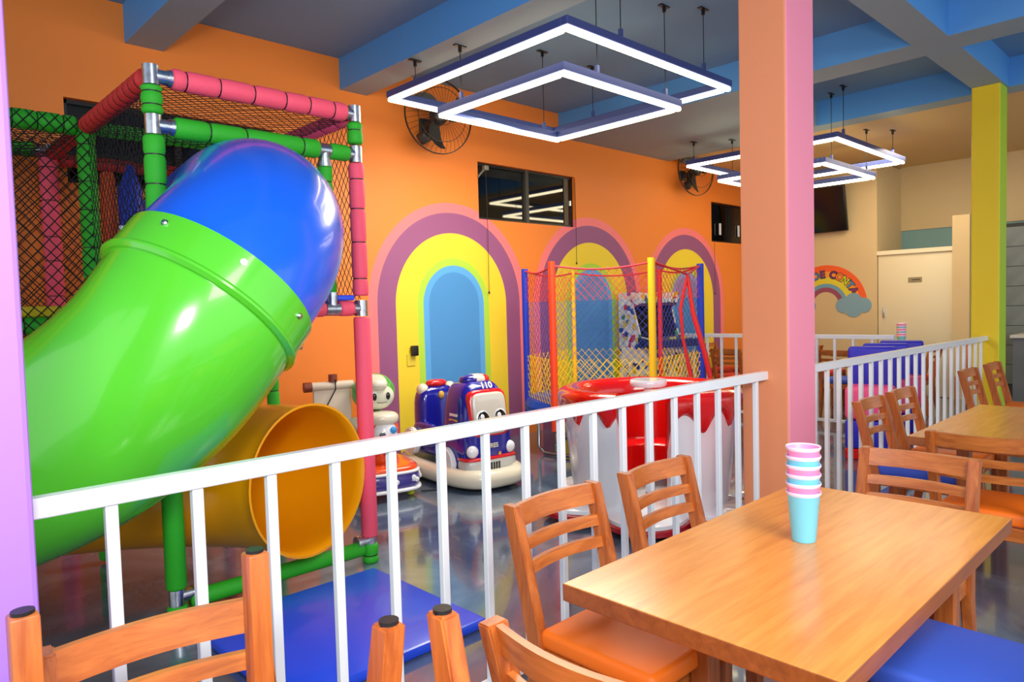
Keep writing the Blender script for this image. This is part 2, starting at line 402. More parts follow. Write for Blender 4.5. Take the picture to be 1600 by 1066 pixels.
def make_table(name, label, x0, x1, y0, y1, grp='dining tables'):
    t = thing(name, label, 'table', ((x0+x1)/2, (y0+y1)/2, 0), 0, grp)
    A, B = (x1-x0)/2, (y1-y0)/2
    bm = new_bm(); bx(bm, -A, A, -B, B, .705, .75, .003, 2)
    for f in bm.faces: f.material_index = 0 if f.normal.z > .8 else 1
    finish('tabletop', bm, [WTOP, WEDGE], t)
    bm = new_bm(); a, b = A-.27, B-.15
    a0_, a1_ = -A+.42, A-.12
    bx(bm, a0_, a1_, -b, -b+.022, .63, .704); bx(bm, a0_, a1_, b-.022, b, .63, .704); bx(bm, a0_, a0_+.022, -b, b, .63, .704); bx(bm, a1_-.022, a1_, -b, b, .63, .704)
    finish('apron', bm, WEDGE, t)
    for i in (a0_, a1_):
        for j in (-1, 1): box('leg', i-.03, i+.03, j*b-.03, j*b+.03, 0, .704, WZ, t, .004, 1)
    return t
make_table('dining_table', 'big wooden table in the foreground with a stack of cups', 1.29, 2.62, .50, 1.19)
make_table('dining_table', 'second wooden table behind, reflecting the yellow pillar', 3.86, 5.25, .42, 1.18)

# cups
def make_cup(m):
    bm = new_bm()
    lathe(bm, [(0, .002), (.0315, 0), (.0335, .004), (.0445, .135), (.0475, .139), (.0485, .143), (.0475, .146), (.0435, .143), (.0325, .006), (0, .006)], 40)
    bmesh.ops.remove_doubles(bm, verts=bm.verts, dist=1e-5)
    o = finish('cup', bm, [m, CRIM], None, auto=.9)
    for pl in o.data.polygons:
        if pl.center.z > .1365 : pl.material_index = 1
    return o
def cup_stack(x, y, z, cols, labs, grp, s=1.0):
    src = {}
    for i, (c, lb) in enumerate(zip(cols, labs)):
        if c not in src: src[c] = make_cup(CPK if c == 'p' else CBL); o = src[c]
        else: o = src[c].copy(); COL.objects.link(o)
        o.location = (x, y, z+.0262*i*s); o.scale = (s, s, s); tag(o, lb, 'cup', grp)
cup_stack(2.0, .885, .7505, 'bpbpbp', ['aqua cup at the bottom of the big table stack, whole body visible', 'lowest pink cup of the stack on the big table', 'middle aqua cup of the stack on the big table', 'middle pink cup of the stack on the big table', 'uppermost aqua cup, second from the top of the stack on the big table', 'pink plastic cup topping the stack on the big table'], 'cups stacked on the big table')
cup_stack(4.12, .615, .7505, 'pbpbpb', ['pink cup at the bottom of the second table stack', 'lowest aqua cup of the stack on the second table', 'middle pink cup of the stack on the second table', 'middle aqua cup of the stack on the second table', 'uppermost pink cup of the stack on the second table', 'aqua cup topping the stack on the second table'], 'cups stacked on the second table')

# back dining area behind the far railing
make_table('dining_table', 'wooden table behind the far railing near the orange wall', 8.9, 10.2, 4.35, 5.05)
make_table('dining_table', 'wooden table behind the far railing before the cream wall, cup stack on it', 9.3, 10.65, 3.05, 3.75)
cup_stack(10.38, 3.24, .7505, 'bpbpbp', ['lowest aqua cup of the tiny far stack by the cream door', 'lowest pink cup of the tiny far stack by the cream door', 'middle aqua cup of the tiny far stack by the cream door', 'middle pink cup of the tiny far stack by the cream door', 'upper aqua cup of the tiny far stack by the cream door', 'top pink cup of the tiny far stack by the cream door'], 'cups stacked on the far table', 1.25)
far = [('red', 8.62, 4.7, -PI/2, 'wooden chair with red seat behind far railing, left of the pink pillar'), ('red', 9.4, 5.3, PI, 'chair against the orange wall behind the far railing'),
       ('red', 9.2, 4.2, 0, 'back dining chair just right of the pink pillar, seen through two railings'), ('red', 9.75, 4.02, PI, 'back dining chair under the rainbow mural, railing side'),
       ('blue', 8.85, 3.4, -PI/2, 'back dining chair with blue seat behind the far railing'), ('red', 9.6, 2.9, 0, 'back dining chair with red seat beside the blue and pink padded seats'),
       ('red', 10.4, 2.35, PI/2, 'back dining chair seen between the last balusters by the yellow pillar')]
for c, x, y, rz, lb in far: chair(c, x, y, rz, lb, G3)

# padded seats blue and pink
for i, (x, y, lb) in enumerate(((6.75, 2.36, 'nearest of the three blue and pink padded play seats behind the railing'), (7.28, 2.42, 'middle one of the three blue and pink padded play seats'), (7.8, 2.44, 'farthest of the three blue and pink padded play seats'))):
    t = thing('padded_seat', lb, 'seat', (x, y, 0), -1.3, 'blue and pink padded seats')
    box('backrest', -.2, .2, .1, .22, .36, 1.0, VBLUE, t, .03, 3)
    box('seat_cushion', -.2, .2, -.2, .095, .36, .66, VPINK, t, .04, 3)
    box('base', -.2, .2, -.19, .22, .1, .355, VBLUE, t, .02, 2)
    box('foot_strip', -.2, .2, -.19, .22, 0, .098, CR, t, .01, 1)

# ============================================================ PENDANT LIGHTS
def square_lamp(label, x0, x1, y0, y1, z, anchors, hw=.028):
    cx, cy = (x0+x1)/2, (y0+y1)/2
    t = thing('pendant_light', label, 'lamp', (cx, cy, z), 0, 'square LED pendant lights')
    A, B = (x1-x0)/2, (y1-y0)/2
    for (a0, a1, b0, b1) in ((-A-hw, A+hw, -B-hw, -B+hw), (-A-hw, A+hw, B-hw, B+hw), (-A-hw, -A+hw, -B+hw, B-hw), (A-hw, A+hw, -B+hw, B-hw)):
        box('housing_bar', a0, a1, b0, b1, -.055, 0, LEDH, t, .004, 1)
        box('light_diffuser', a0+.006, a1-.006, b0+.006, b1-.006, -.088, -.055, LEDE, t, .012, 2)
    for (ax, ay, zc) in anchors:
        lx, ly = ax-cx, ay-cy
        tube_obj('cable', [(lx, ly, .03), (lx, ly, zc-z-.03)], .0035, BLACK, t, 6)
        box('bracket', lx-.012, lx+.012, ly-.012, ly+.012, -.02, .06, LEDH, t)
        bm = new_bm(); bx(bm, lx-.055, lx+.055, ly-.018, ly+.018, zc-z-.008, zc-z); tube(bm, [(lx, ly, zc-z-.008), (lx, ly, zc-z-.05)], .014, 8); finish('ceiling_mount', bm, DARK, t)
    return t
square_lamp('large square LED ring light over the play area, higher of the near pair', 3.40, 5.37, 2.98, 4.92, 3.26, [(3.47, 4.67, 3.46), (5.01, 2.98, 3.74), (3.95, 2.98, 3.74), (5.37, 4.4, 3.74)])
square_lamp('smaller square LED ring light hanging below the large one over the play area', 3.54, 4.88, 3.14, 4.43, 3.05, [(4.73, 3.15, 3.74), (4.70, 4.42, 3.74), (3.9, 3.15, 3.74), (3.55, 4.2, 3.46)])
square_lamp('large square LED ring light partly behind the pink pillar, higher of the far pair', 7.78, 9.85, 3.06, 4.86, 3.22, [(7.87, 4.84, 3.46), (7.97, 3.06, 3.74), (9.5, 3.06, 3.5), (9.5, 4.84, 3.5)])
square_lamp('smaller square LED ring light of the far pair, behind the pink pillar', 7.9, 9.35, 3.24, 4.5, 3.0, [(8.17, 4.48, 3.46), (8.15, 3.26, 3.74), (9.2, 3.26, 3.5), (9.2, 4.48, 3.5)])

# ============================================================ WALL FANS
FANM = mat('fan_plastic', (44, 46, 46), .35)
CAGE = mat('fan_cage_wire', (60, 42, 30), .4)
def fan(x, z, label, rot):
    t = thing('wall_fan', label, 'fan', (x, Y-.24, z), 0, 'wall fans')
    t.rotation_euler = (0, 0, -.18)
    bm = new_bm(); R = .36
    for rr, yy in ((R, 0), (R*.72, -.07), (R*.28, -.09), (R, .015)): tube(bm, [(rr*math.cos(a*PI/24), yy, rr*math.sin(a*PI/24)) for a in range(48)], .0035 if rr < R else .005, 5, closed=True)
    for k in range(40):
        a = k*2*PI/40; tube(bm, [(r*math.cos(a), y_, r*math.sin(a)) for r, y_ in ((.1, -.09), (R*.45, -.09), (R*.8, -.06), (R, 0))], .0018, 4)
    finish('cage', bm, CAGE, t)
    bm = new_bm()
    lathe(bm, [(0, .05), (.05, .05), (.085, .02), (.09, -.04), (.06, -.07), (0, -.075)], 24); bmesh.ops.rotate(bm, cent=(0, 0, 0), matrix=Matrix.Rotation(PI/2, 3, 'X'), verts=bm.verts)
    hub = finish('hub', bm, FANM, t, auto=.8)
    box('hub_badge', -.045, .045, -.056, -.05, -.008, .012, mat('fan_badge', (210, 212, 210), .4), hub)
    for k in range(3):
        bm = new_bm(); a = rot+k*2*PI/3; pts = []
        n = 8; g = []
        for i in range(n+1):
            s = i/n; r_ = .06+.25*s; w_ = .03+.045*math.sin(PI*s)**.7+.012*s; aa = a+.5*s*s
            c_, s_ = math.cos(aa), math.sin(aa)
            g.append([bm.verts.new((c_*r_-s_*q*w_, (-.02 if q < 0 else .03)*1+e_, s_*r_+c_*q*w_)) for q, e_ in ((-1, 0), (1, 0), (1, .006), (-1, .006))])
        for i in range(n):
            for q in range(4): bm.faces.new((g[i][q], g[i][(q+1) % 4], g[i+1][(q+1) % 4], g[i+1][q]))
        bm.faces.new(g[0]); bm.faces.new(g[-1]); finish('blade', bm, FANM, t, auto=.9)
    bm = new_bm(); tube(bm, [(0, .04, 0), (-.02, .12, -.04), (-.05, .2, -.06)], .035, 12); bx(bm, -.11, .01, .2, .24, -.12, .02, .01)
    finish('wall_arm', bm, FANM, t, auto=.8)
    bm = new_bm(); tube(bm, [(0, .1, -.02), (-.1, .05, -.2), (-.18, .0, -.24), (-.22, -.02, -.2)], [.05, .05, .055, .045], 12); finish('motor_cover', bm, FANM, t, auto=.9)
    return t
fan(4.34, 3.33, 'black wall fan with wire cage behind the near lamp', .15)
fan(8.97, 3.34, 'black wall fan with wire cage near the pink pillar', .15)

# pull cords, switch box
STR = mat('cord_brown', (60, 48, 30), .7)
for x_, z0, z1, lb in ((5.12, 1.63, 2.95, 'thin pull cord of the middle high window, ending beside the first arch'), (6.57, 1.98, 2.95, 'thin pull cord hanging at the right end of the middle high window'), (9.8, 1.59, 2.36, 'thin pull cord under the high window by the pink pillar')):
    t = thing('pull_cord', lb, 'cord', (x_, Y-.03, z0), 0, 'window pull cords')
    tube_obj('cord', [(0, 0, 0), (.005, 0, (z1-z0)*.5), (0, 0, z1-z0)], .003, STR, t, 5)
    sup_obj('knob', (0, 0, -.01), (.01, .01, .016), STR, t)
    if x_ < 6:
        bm = new_bm(); bx(bm, -.03, .03, -.02, .03, 1.3, 1.35, .005); tube(bm, [(0, 0, 1.33), (-.1, .02, 1.22)], .01, 6); finish('pulley', bm, mat('pulley_metal', (160, 156, 140), .4, metal=.6), t)
t = thing('wall_socket', 'small wall plate with black device plugged in, on the yellow band of the first arch', 'socket', (4.08, Y-.005, 1.0))
box('cover_plate', -.05, .05, -.006, .005, -.1, .02, mat('plate_yellow', (232, 206, 60), .5), t, .003, 1)
box('plug_device', -.01, .06, -.05, -.006, 0, .1, BLACK, t, .006)

# ============================================================ TV and mural
t = thing('television', 'black flat television tilted on the cream wall beside the pink pillar', 'television', (XC-.16, 4.75, 2.83))
t.rotation_euler = (0, -.2, 0)
box('screen', -.022, -.016, -.49, .49, -.33, .33, mat('tv_screen', (8, 10, 12), .12), t)
box('bezel', -.018, .03, -.51, .51, -.35, .35, BLACK, t, .006)
box('wall_bracket', .03, .13, -.1, .1, -.1, .1, BLACK, t)
t = thing('wall_mural', 'painted rainbow with cloud and lettering on the cream wall', 'mural', (XC, 4.62, 1.36))
def arc(r0, r1, m, x, parent, a0=0, a1=PI, name='rainbow_band', n=48):
    bm = new_bm(); g = []
    for i in range(n+1):
        a = a0+(a1-a0)*i/n
        g.append([bm.verts.new((xx, -r_*math.cos(a), r_*math.sin(a))) for r_, xx in ((r0, x), (r1, x), (r1, -.0005), (r0, -.0005))])
    for i in range(n):
        for q in range(4): bm.faces.new((g[i][q], g[i][(q+1) % 4], g[i+1][(q+1) % 4], g[i+1][q]))
    bm.faces.new(g[0]); bm.faces.new(g[-1]); return finish(name, bm, m, parent)
for r0, r1, c in ((.52, .62, (240, 96, 34)), (.43, .52, (242, 152, 44)), (.33, .43, (222, 206, 50)), (.27, .33, (110, 160, 180)), (.20, .27, (150, 76, 96))):
    arc(r0, r1, mat('mural_%d' % (r1*100), c, .7), -.004, t)
for cy in (.42, -.42):
    bm = new_bm()
    poly = []
    for k in range(96):
        a = 2*PI*k/96; best = 0
        for dy, dz, rr in ((-.15, -.02, .115), (0, .04, .13), (.15, -.02, .115), (0, -.07, .13)):
            b_ = dy*math.cos(a)+dz*math.sin(a); q_ = b_*b_-(dy*dy+dz*dz-rr*rr)
            if q_ >= 0: best = max(best, b_+math.sqrt(q_))
        poly.append((best*math.cos(a)-cy, best*math.sin(a)))
    prism(bm, poly, .004, 'yz', -.0065)
    finish('cloud', bm, mat('mural_cloud', (128, 164, 178), .7), t)
def letter(ch, size, m, parent, loc, rot, name='letter', ext=.001, off=.0, align='CENTER'):
    cu = bpy.data.curves.new(name, 'FONT'); cu.body = ch; cu.size = size; cu.extrude = ext; cu.offset = off
    cu.align_x = align; cu.align_y = 'CENTER'; cu.materials.append(m)
    tmp = bpy.data.objects.new(name, cu); COL.objects.link(tmp); dg = bpy.context.evaluated_depsgraph_get()
    me = bpy.data.meshes.new_from_object(tmp.evaluated_get(dg)); bpy.data.objects.remove(tmp); bpy.data.curves.remove(cu)
    o = bpy.data.objects.new(name, me); COL.objects.link(o); o.parent = parent; o.location = loc; o.rotation_euler = rot; return o
OUT = mat('letter_outline', (46, 26, 40), .7)
cols = [(70, 140, 200), (110, 60, 130), None, (110, 50, 110), (240, 130, 50), (190, 220, 40), (70, 150, 200), (130, 60, 110)]
for i, ch in enumerate('DE CONTA'):
    if ch == ' ': continue
    a = math.radians([109, 96, 0, 76, 63, 51, 38.5, 26][i]); rr = .47
    y_, z_ = -rr*math.cos(a), rr*math.sin(a)
    base = Matrix(((0, 0, -1), (-1, 0, 0), (0, 1, 0))).to_4x4()  # text x -> -y, text y -> z
    R_ = base @ Matrix.Rotation(a-PI/2, 4, 'Z')
    e_ = R_.to_euler()
    yy = rr*math.cos(a)
    letter(ch, .155, OUT, t, (-.0055, -yy, z_), e_, ext=.0008, off=.0115)
    letter(ch, .15, mat('letter_%d' % i, cols[i], .7), t, (-.0075, -yy, z_), e_, ext=.0008, off=.0035)

# ============================================================ PLAY STRUCTURE
ps = thing('play_structure', 'padded green and pink pipe frame with black netting behind the tube slide', 'playground', (1.63, 4.5, 0))
PO = Vector((1.63, 4.5, 0))
def foam(p0, p1, m, r=.047, step=.2, ties=True, n=14):
    p0, p1 = Vector(p0)-PO, Vector(p1)-PO; d = p1-p0; Ln = d.length; t_ = d/Ln
    k = max(1, round(Ln/step)); pts = []; rs = []
    cuts = [Ln*(i+.5*random.uniform(.7, 1.3))/k for i in range(k)] if ties else []
    S = sorted([0, .012, Ln-.012, Ln] + [c+q for c in cuts for q in (-.022, -.008, 0, .008, .022)])
    for s in S:
        s = min(max(s, 0), Ln); dmin = min([abs(s-c) for c in cuts] or [9])
        rr = r*(.86 if dmin < .004 else (.93 if dmin < .012 else 1.0))
        if s <= 0 or s >= Ln: rr = r*.86
        pts.append(p0+t_*s); rs.append(rr)
    ok = [0]+[i for i in range(1, len(pts)) if (pts[i]-pts[i-1]).length > 1e-4]
    bm = new_bm(); tube(bm, [pts[i] for i in ok], [rs[i] for i in ok], n)
    o = finish('foam_sleeve', bm, m, ps, auto=1.2)
    if cuts:
        bm = new_bm()
        for c in cuts: tube(bm, [p0+t_*(c-.003), p0+t_*(c+.003)], r*.91, n)
        stuff(finish('cable_ties', bm, TIE, o))
    return o
def clamp(p, d1=(1, 0, 0), d2=(0, 0, 1), r=.036):
    p = Vector(p)-PO; bm = new_bm(); a, b = Vector(d1), Vector(d2)
    tube(bm, [p-b*.045, p+b*.045], r, 14); tube(bm, [p, p+a*.085], r*.88, 14)
    tube(bm, [p+a*.07, p+a*.09], r*1.05, 14)
    return finish('pipe_clamp', bm, CHROME, ps, auto=.8)
X0, X1, Y0, Y1, Y2 = 1.10, 2.165, 3.5, 4.68, 5.58
ZT, ZB, ZD = 2.56, 2.335, 1.47
foam((X0, Y0, ZT-.05), (X0, Y0, ZB+.05), FG, step=.07); foam((X0, Y0, ZB-.05), (X0, Y0, ZD), FG, step=.17); foam((X0, Y0, ZD-.03), (X0, Y0, .16), FG, step=.5, ties=False); foam((X0, Y0, .08), (X0, Y0, 0.0), FG, step=.3)
foam((X1, Y0, ZT-.05), (X1, Y0, ZB+.06), FG, .044, .1); foam((X1, Y0, ZB-.05), (X1, Y0, ZD+.07), FP, .044, .2); foam((X1, Y0, ZD-.05), (X1, Y0, .15), FP, .047, ties=False); foam((X1, Y0, .11), (X1, Y0, 0), FG, step=.1)
foam((X0+.09, Y0, ZT), (X1-.06, Y0, ZT), FP, .05, .15)
foam((X0+.09, Y0, ZB), (1.93, Y0, ZB), FG, .05, .24); foam((2.0, Y0, ZB), (X1-.05, Y0, ZB), FG, .044, ties=False)
foam((1.98, Y0+.02, ZB-.06), (1.98, Y0+.02, ZD+.05), FG, .04, .22)
foam((X0+.05, Y0, ZD), (1.93, Y0, ZD), FP, .044, .24); foam((2.02, Y0, ZD), (X1-.06, Y0, ZD), FP, .044, ties=False)
foam((X0+.06, Y0, .09), (X1-.05, Y0, .09), FG, .042, ties=False)
foam((X0, Y0+.06, ZT), (X0, Y1-.05, ZT), FR, .05, .09); foam((X0, Y1+.05, ZT), (X0, Y2-.03, ZT), FR, .045, .12)
foam((X1, Y0+.05, ZT), (X1, Y1, ZT), FP, .05, .2); foam((X1, Y1, ZT), (X1, Y2, ZT), FR, .045, .2)
foam((X0, Y1, ZT), (X0, Y1, 0.02), FG, .05, .2); foam((X1, Y1, ZT), (X1, Y1, 0.02), FG, .042, .2)
foam((X0-.02, Y2, ZT), (X0-.02, Y2, 0.02), FP, .055, .22); foam((X1, Y2, ZT), (X1, Y2, .02), FR, .045, .2)
foam((-1.2, Y1, ZT), (X0-.05, Y1, ZT), FG, .055, .12); foam((X0+.05, Y1, ZT), (X1-.05, Y1, ZT), FG, .042, .045)
foam((-1.2, Y2, ZT+.02), (X0-.1, Y2, ZT+.02), FG, .05, .2); foam((X0+.05, Y2, ZT-.03), (X1-.05, Y2, ZT-.03), FR, .045, .14)
foam((-1.2, Y1, 1.42), (X0-.05, Y1, 1.42), FG, .05, .2)
foam((X0, Y1, ZD), (X0, Y0+.05, ZD), FG, .042, .2); foam((X1, Y1, ZD), (X1, Y0+.05, ZD), FP, .042, .2)
for a_ in ((X0, Y0, ZT), (X0, Y0, ZB), (X1, Y0, ZT), (X1, Y0, ZB), (X1, Y0, ZD), (X0, Y0, .12), (X1, Y0, .13)):
    clamp(a_, (1, 0, 0) if a_[0] == X0 else (-1, 0, 0), (0, 0, 1))
clamp((1.97, Y0, ZB), (0, 0, -1), (1, 0, 0)); clamp((1.98, Y0, ZD), (0, 0, 1), (1, 0, 0)); clamp((X0, Y2, ZT+.02), (-1, 0, 0))
box('deck_board', X0+.06-PO.x, X1-.05-PO.x, Y0+.05-PO.y, Y2-PO.y, ZD-.02, ZD+.05, mat('deck_blue_pad', (30, 70, 190), .5), ps, .01)
box('deck_board', -1.2-PO.x, X0-.06-PO.x, Y1-PO.y, Y2-PO.y, 1.47, 1.53, mat('deck_yellow_pad', (220, 196, 20), .5), ps, .01)
box('deck_edge', 1.99-PO.x, X1-.05-PO.x, Y0-.02-PO.y, Y0+.04-PO.y, ZD+.045, ZD+.075, MATB, ps, .008)
def net(p0, u, v, W, Hh, cu, cv, r, m, parent, name='net', O=Vector((0, 0, 0)), wob=0):
    u, v, p0 = Vector(u), Vector(v), Vector(p0)-O; bm = new_bm()
    rnd = random.Random(3)
    def strand(a, b):
        A = p0+u*a[0]+v*a[1]; B = p0+u*b[0]+v*b[1]
        if (A-B).length < .01: return
        k = max(1, int((A-B).length/.12)) if wob else 1
        pts = [A.lerp(B, i/k) for i in range(k+1)]
        if wob: pts = [pts[0]]+[q+Vector([rnd.uniform(-wob, wob) for _ in range(3)]) for q in pts[1:-1]]+[pts[-1]]
        tube(bm, pts, r, 3, caps=False)
    s = Hh/cv
    k = -int(s)-1
    while k*cu < W:
        for sg in (1, -1):
            # line u = k*cu + v*cu/cv (sg=1)
            lo, hi = 0., Hh
            f = lambda q: k*cu+q*cu/cv
            lo = max(lo, -k*cv); hi = min(hi, (W-k*cu)*cv/cu)
            if hi > lo:
                a, b = (f(lo), lo), (f(hi), hi)
                if sg < 0: a, b = (W-a[0], a[1]), (W-b[0], b[1])
                strand(a, b)
        k += 1
    return stuff(finish(name, bm, m, parent))
net((X0, Y0, ZT-.03), (1, 0, 0), (0, 1, 0), X1-X0, Y2-Y0, .055, .055, .0022, NETB, ps, O=PO, wob=.003)
net((X1, Y0, ZD+.05), (0, 1, 0), (0, 0, 1), Y2-Y0, ZT-ZD-.08, .05, .07, .0022, NETB, ps, O=PO, wob=.003)
net((X0, Y0+.02, ZD), (0, 1, 0), (0, 0, 1), Y1-Y0, ZT-ZD, .06, .075, .0022, NETB, ps, O=PO, wob=.003)
net((-1.2, Y1-.06, .9), (1, 0, 0), (0, 0, 1), X0+1.2, ZT-.86, .06, .068, .0035, NETB, ps, O=PO, wob=.004)
net((-1.2, Y2+.06, .5), (1, 0, 0), (0, 0, 1), X1+1.2, ZT-.4, .065, .075, .003, NETB, ps, O=PO, wob=.004)
net((-1.2, Y1, ZT-.03), (1, 0, 0), (0, 1, 0), X0+1.2, Y2-Y1, .055, .055, .0025, NETB, ps, O=PO, wob=.004)
net((X1-.9, Y1, ZD+.1), (1, 0, 0), (0, 0, 1), .9, ZT-ZD-.1, .05, .07, .0022, NETB, ps, O=PO, wob=.003)
# hanging rolls inside
bm = new_bm(); tube(bm, [(1.467-PO.x, 5.2-PO.y, 1.55), (1.467-PO.x, 5.2-PO.y, 2.3), (1.475-PO.x, 5.2-PO.y, 2.47)], [.07, .075, .02], 14); finish('hanging_roll', bm, mat('blue_roll', (20, 60, 200), .5), ps, auto=.8)
box('orange_pad', 1.31-PO.x, 1.385-PO.x, 5.2-PO.y, 5.3-PO.y, 1.55, 2.42, mat('orange_pad', (220, 84, 20), .6), ps, .02)

# tube slide -------------------------------------------------
tsl = thing('tube_slide', 'spiral tube slide with blue bend, green bend and amber mouth', 'slide', (1.2, 3.2, 0)); TO = Vector((1.2, 3.2, 0))
KP = [(1.62, 4.3, 1.9), (1.573, 3.792, 1.928), (1.491, 3.346, 1.902), (1.335, 3.04, 1.758), (1.106, 2.915, 1.528), (.891, 2.968, 1.233), (.62, 3.14, .99), (.30, 3.27, .866), (.119, 3.547, .767), (.26, 4.02, .70), (.6, 4.28, .63), (1.02, 4.26, .585), (1.38, 4.03, .57), (1.62, 3.68, .58), (1.73, 3.33, .59)]
def catmull(P, n):
    P = [Vector(q) for q in P]; out = []; par = []
    for i in range(len(P)-1):
        p0, p1, p2, p3 = P[max(i-1, 0)], P[i], P[i+1], P[min(i+2, len(P)-1)]
        for k in range(n):
            s = k/n; out.append(.5*((2*p1)+(p2-p0)*s+(2*p0-5*p1+4*p2-p3)*s*s+(3*p1-p0-3*p2+p3)*s**3)); par.append(i+s)
    out.append(P[-1]); par.append(len(P)-1); return out, par
CP, PR = catmull(KP, 8); RT = .39
def section(name, a, b, m, r=RT, n=56, th=.012, extra=None):
    idx = [i for i, q in enumerate(PR) if a-1e-6 <= q <= b+1e-6]
    pts = [CP[i]-TO for i in idx]
    lo, hi = idx[0], idx[-1]
    bm = new_bm(); rings = []; prev = None
    # shared frame along the whole path for continuity
    for j, i in enumerate(idx):
        t_ = (CP[min(i+1, len(CP)-1)]-CP[max(i-1, 0)]).normalized()
        u = t_.cross(Vector((0, 0, 1))).normalized() if prev is None else (prev-t_*prev.dot(t_)).normalized()
        prev = u; v = t_.cross(u); s = PR[i]
        rr = r
        if extra: rr = extra(s, r)
        rings.append(([pts[j]+(u*math.cos(2*PI*k/n)+v*math.sin(2*PI*k/n))*rr for k in range(n)], [pts[j]+(u*math.cos(2*PI*k/n)+v*math.sin(2*PI*k/n))*(rr-th) for k in range(n)]))
    vo = [[bm.verts.new(q) for q in r_[0]] for r_ in rings]; vi = [[bm.verts.new(q) for q in r_[1]] for r_ in rings]
    for A_, fl in ((vo, 0), (vi, 1)):
        for j in range(len(A_)-1):
            for k in range(n): bm.faces.new((A_[j][k], A_[j][(k+1) % n], A_[j+1][(k+1) % n], A_[j+1][k]))
    for j in (0, -1):
        for k in range(n): bm.faces.new((vo[j][k], vo[j][(k+1) % n], vi[j][(k+1) % n], vi[j][k]))
    return finish(name, bm, m, tsl, auto=.9)
def at(s):
    i = min(range(len(PR)), key=lambda q: abs(PR[q]-s)); t_ = (CP[min(i+1, len(CP)-1)]-CP[max(i-1, 0)]).normalized(); return CP[i]-TO, t_
def collar(s, ln, r, m, name, ridge=True):
    c, t_ = at(s); n = 56
    bm = new_bm(); prof = [(-ln*.5, r-.018), (-ln*.5, r), (ln*.42, r), (ln*.5, r+.012), (ln*.56, r+.012), (ln*.64, r-.004), (ln*.64, r-.02)] if ridge else [(-ln/2, r-.02), (-ln/2, r), (ln/2, r), (ln/2, r-.02)]
    a = t_.cross(Vector((0, 0, 1))).normalized(); b = t_.cross(a); R_ = []
    for s_, rr in prof: R_.append([bm.verts.new(c+t_*s_+(a*math.cos(2*PI*k/n)+b*math.sin(2*PI*k/n))*rr) for k in range(n)])
    for i in range(len(prof)-1):
        for k in range(n): bm.faces.new((R_[i][k], R_[i][(k+1) % n], R_[i+1][(k+1) % n], R_[i+1][k]))
    o = finish(name, bm, m, tsl, auto=.5)
    for k in range(8):
        an = 2*PI*k/8+.35; nrm = a*math.cos(an)+b*math.sin(an); q = c+nrm*r-t_*ln*.2
        bm = new_bm(); tube(bm, [q-nrm*.004, q+nrm*.004], .013, 10); tube(bm, [q, q+nrm*.012], .008, 6); finish('bolt', bm, CHROME, o)
    return o
section('blue_tube', 0, 4, SLB)
section('green_tube', 4, 8.5, SLG, extra=lambda s, r: r+.004)
collar(4.0, .15, RT+.016, SLG, 'green_flange')
section('red_tube', 8.5, 10, SLR, extra=lambda s, r: r+.001)
section('amber_tube', 10, 14, SLO, extra=lambda s, r: r-.008+(.012 if s > 13.9 else 0))
collar(10.0, .12, RT+.012, SLO, 'amber_flange', False)
collar(8.5, .1, RT+.016, SLR, 'red_flange', False)

tag(box('floor_mat', 1.1, 2.06, 2.37, 3.30, .002, .05, MATB, None, .015), 'blue vinyl landing mat on the floor before the slide mouth', 'mat')

# ============================================================ TRAMPOLINE
def W(px, py, d): return Vector((0, 0, H))+(fw+rt*((px-800)/FPX)-up*((py-533)/FPX))*d
tc_ = W(960, 480, 7.15); tc_.z = 0
tr = thing('trampoline', 'round trampoline enclosed by coloured netting and padded poles', 'trampoline', tc_)
lat = Vector((rt.x, rt.y, 0)).normalized(); dep = Vector((fw.x, fw.y, 0)).normalized()
poles = [(-.67, -.70, 'o', 1.86), (.21, -.86, 'y', 1.86), (.87, -.02, 'b', 1.84), (.62, .75, 'r', 1.83), (-.34, .86, 'y', 1.84), (-.90, .1, 'b', 1.84)]
PC = {'o': mat('pole_orange', (244, 66, 18), .5), 'y': mat('pole_yellow', (250, 196, 10), .5), 'b': mat('pole_blue', (22, 52, 190), .5), 'r': mat('pole_red', (226, 34, 34), .5)}
PP = [lat*a+dep*b for a, b, c, z in poles]
for q, (a, b, c, z) in zip(PP, poles):
    tube_obj('padded_pole', [q+Vector((0, 0, .3)), q+Vector((0, 0, z))], .034 if b < .5 else .026, PC[c], tr, 12)
def ringpts(r, z, n=48): return [Vector((r*math.cos(2*PI*k/n), r*math.sin(2*PI*k/n), z)) for k in range(n)]
bm = new_bm(); lathe(bm, [(0, .5), (.70, .5), (.70, .49), (0, .49)], 40); finish('jumping_mat', bm, mat('tramp_mat_red', (232, 70, 24), .6), tr)
bm = new_bm(); lathe(bm, [(.68, .505), (.7, .53), (.9, .53), (.93, .47), (.93, .42), (.88, .42), (.88, .49), (.68, .5)], 48); 
for f in bm.faces: f.material_index = int((math.atan2(f.calc_center_median().y, f.calc_center_median().x)+PI)/(PI/4)) % 2
finish('edge_pad', bm, [mat('pad_blue', (20, 84, 200), .5), mat('pad_blue_dark', (20, 60, 170), .5)], tr, smooth=False)
tube_obj('steel_ring', ringpts(.88, .41), .02, STEEL, tr, 8, True)
for k in range(3):
    a = k*2*PI/3+.6; b = a+1.0
    A, B = Vector((math.cos(a), math.sin(a), 0))*.85, Vector((math.cos(b), math.sin(b), 0))*.85
    tube_obj('leg', [A+Vector((0, 0, .41)), A+Vector((0, 0, .08)), A.lerp(B, .08)+Vector((0, 0, .025)), A.lerp(B, .92)+Vector((0, 0, .025)), B+Vector((0, 0, .08)), B+Vector((0, 0, .41))], .019, STEEL, tr, 8)
NR, NB, NY, = mat('net_red', (206, 44, 60), .7), mat('net_blue', (50, 70, 170), .7), mat('net_yellow', (244, 200, 30), .7)
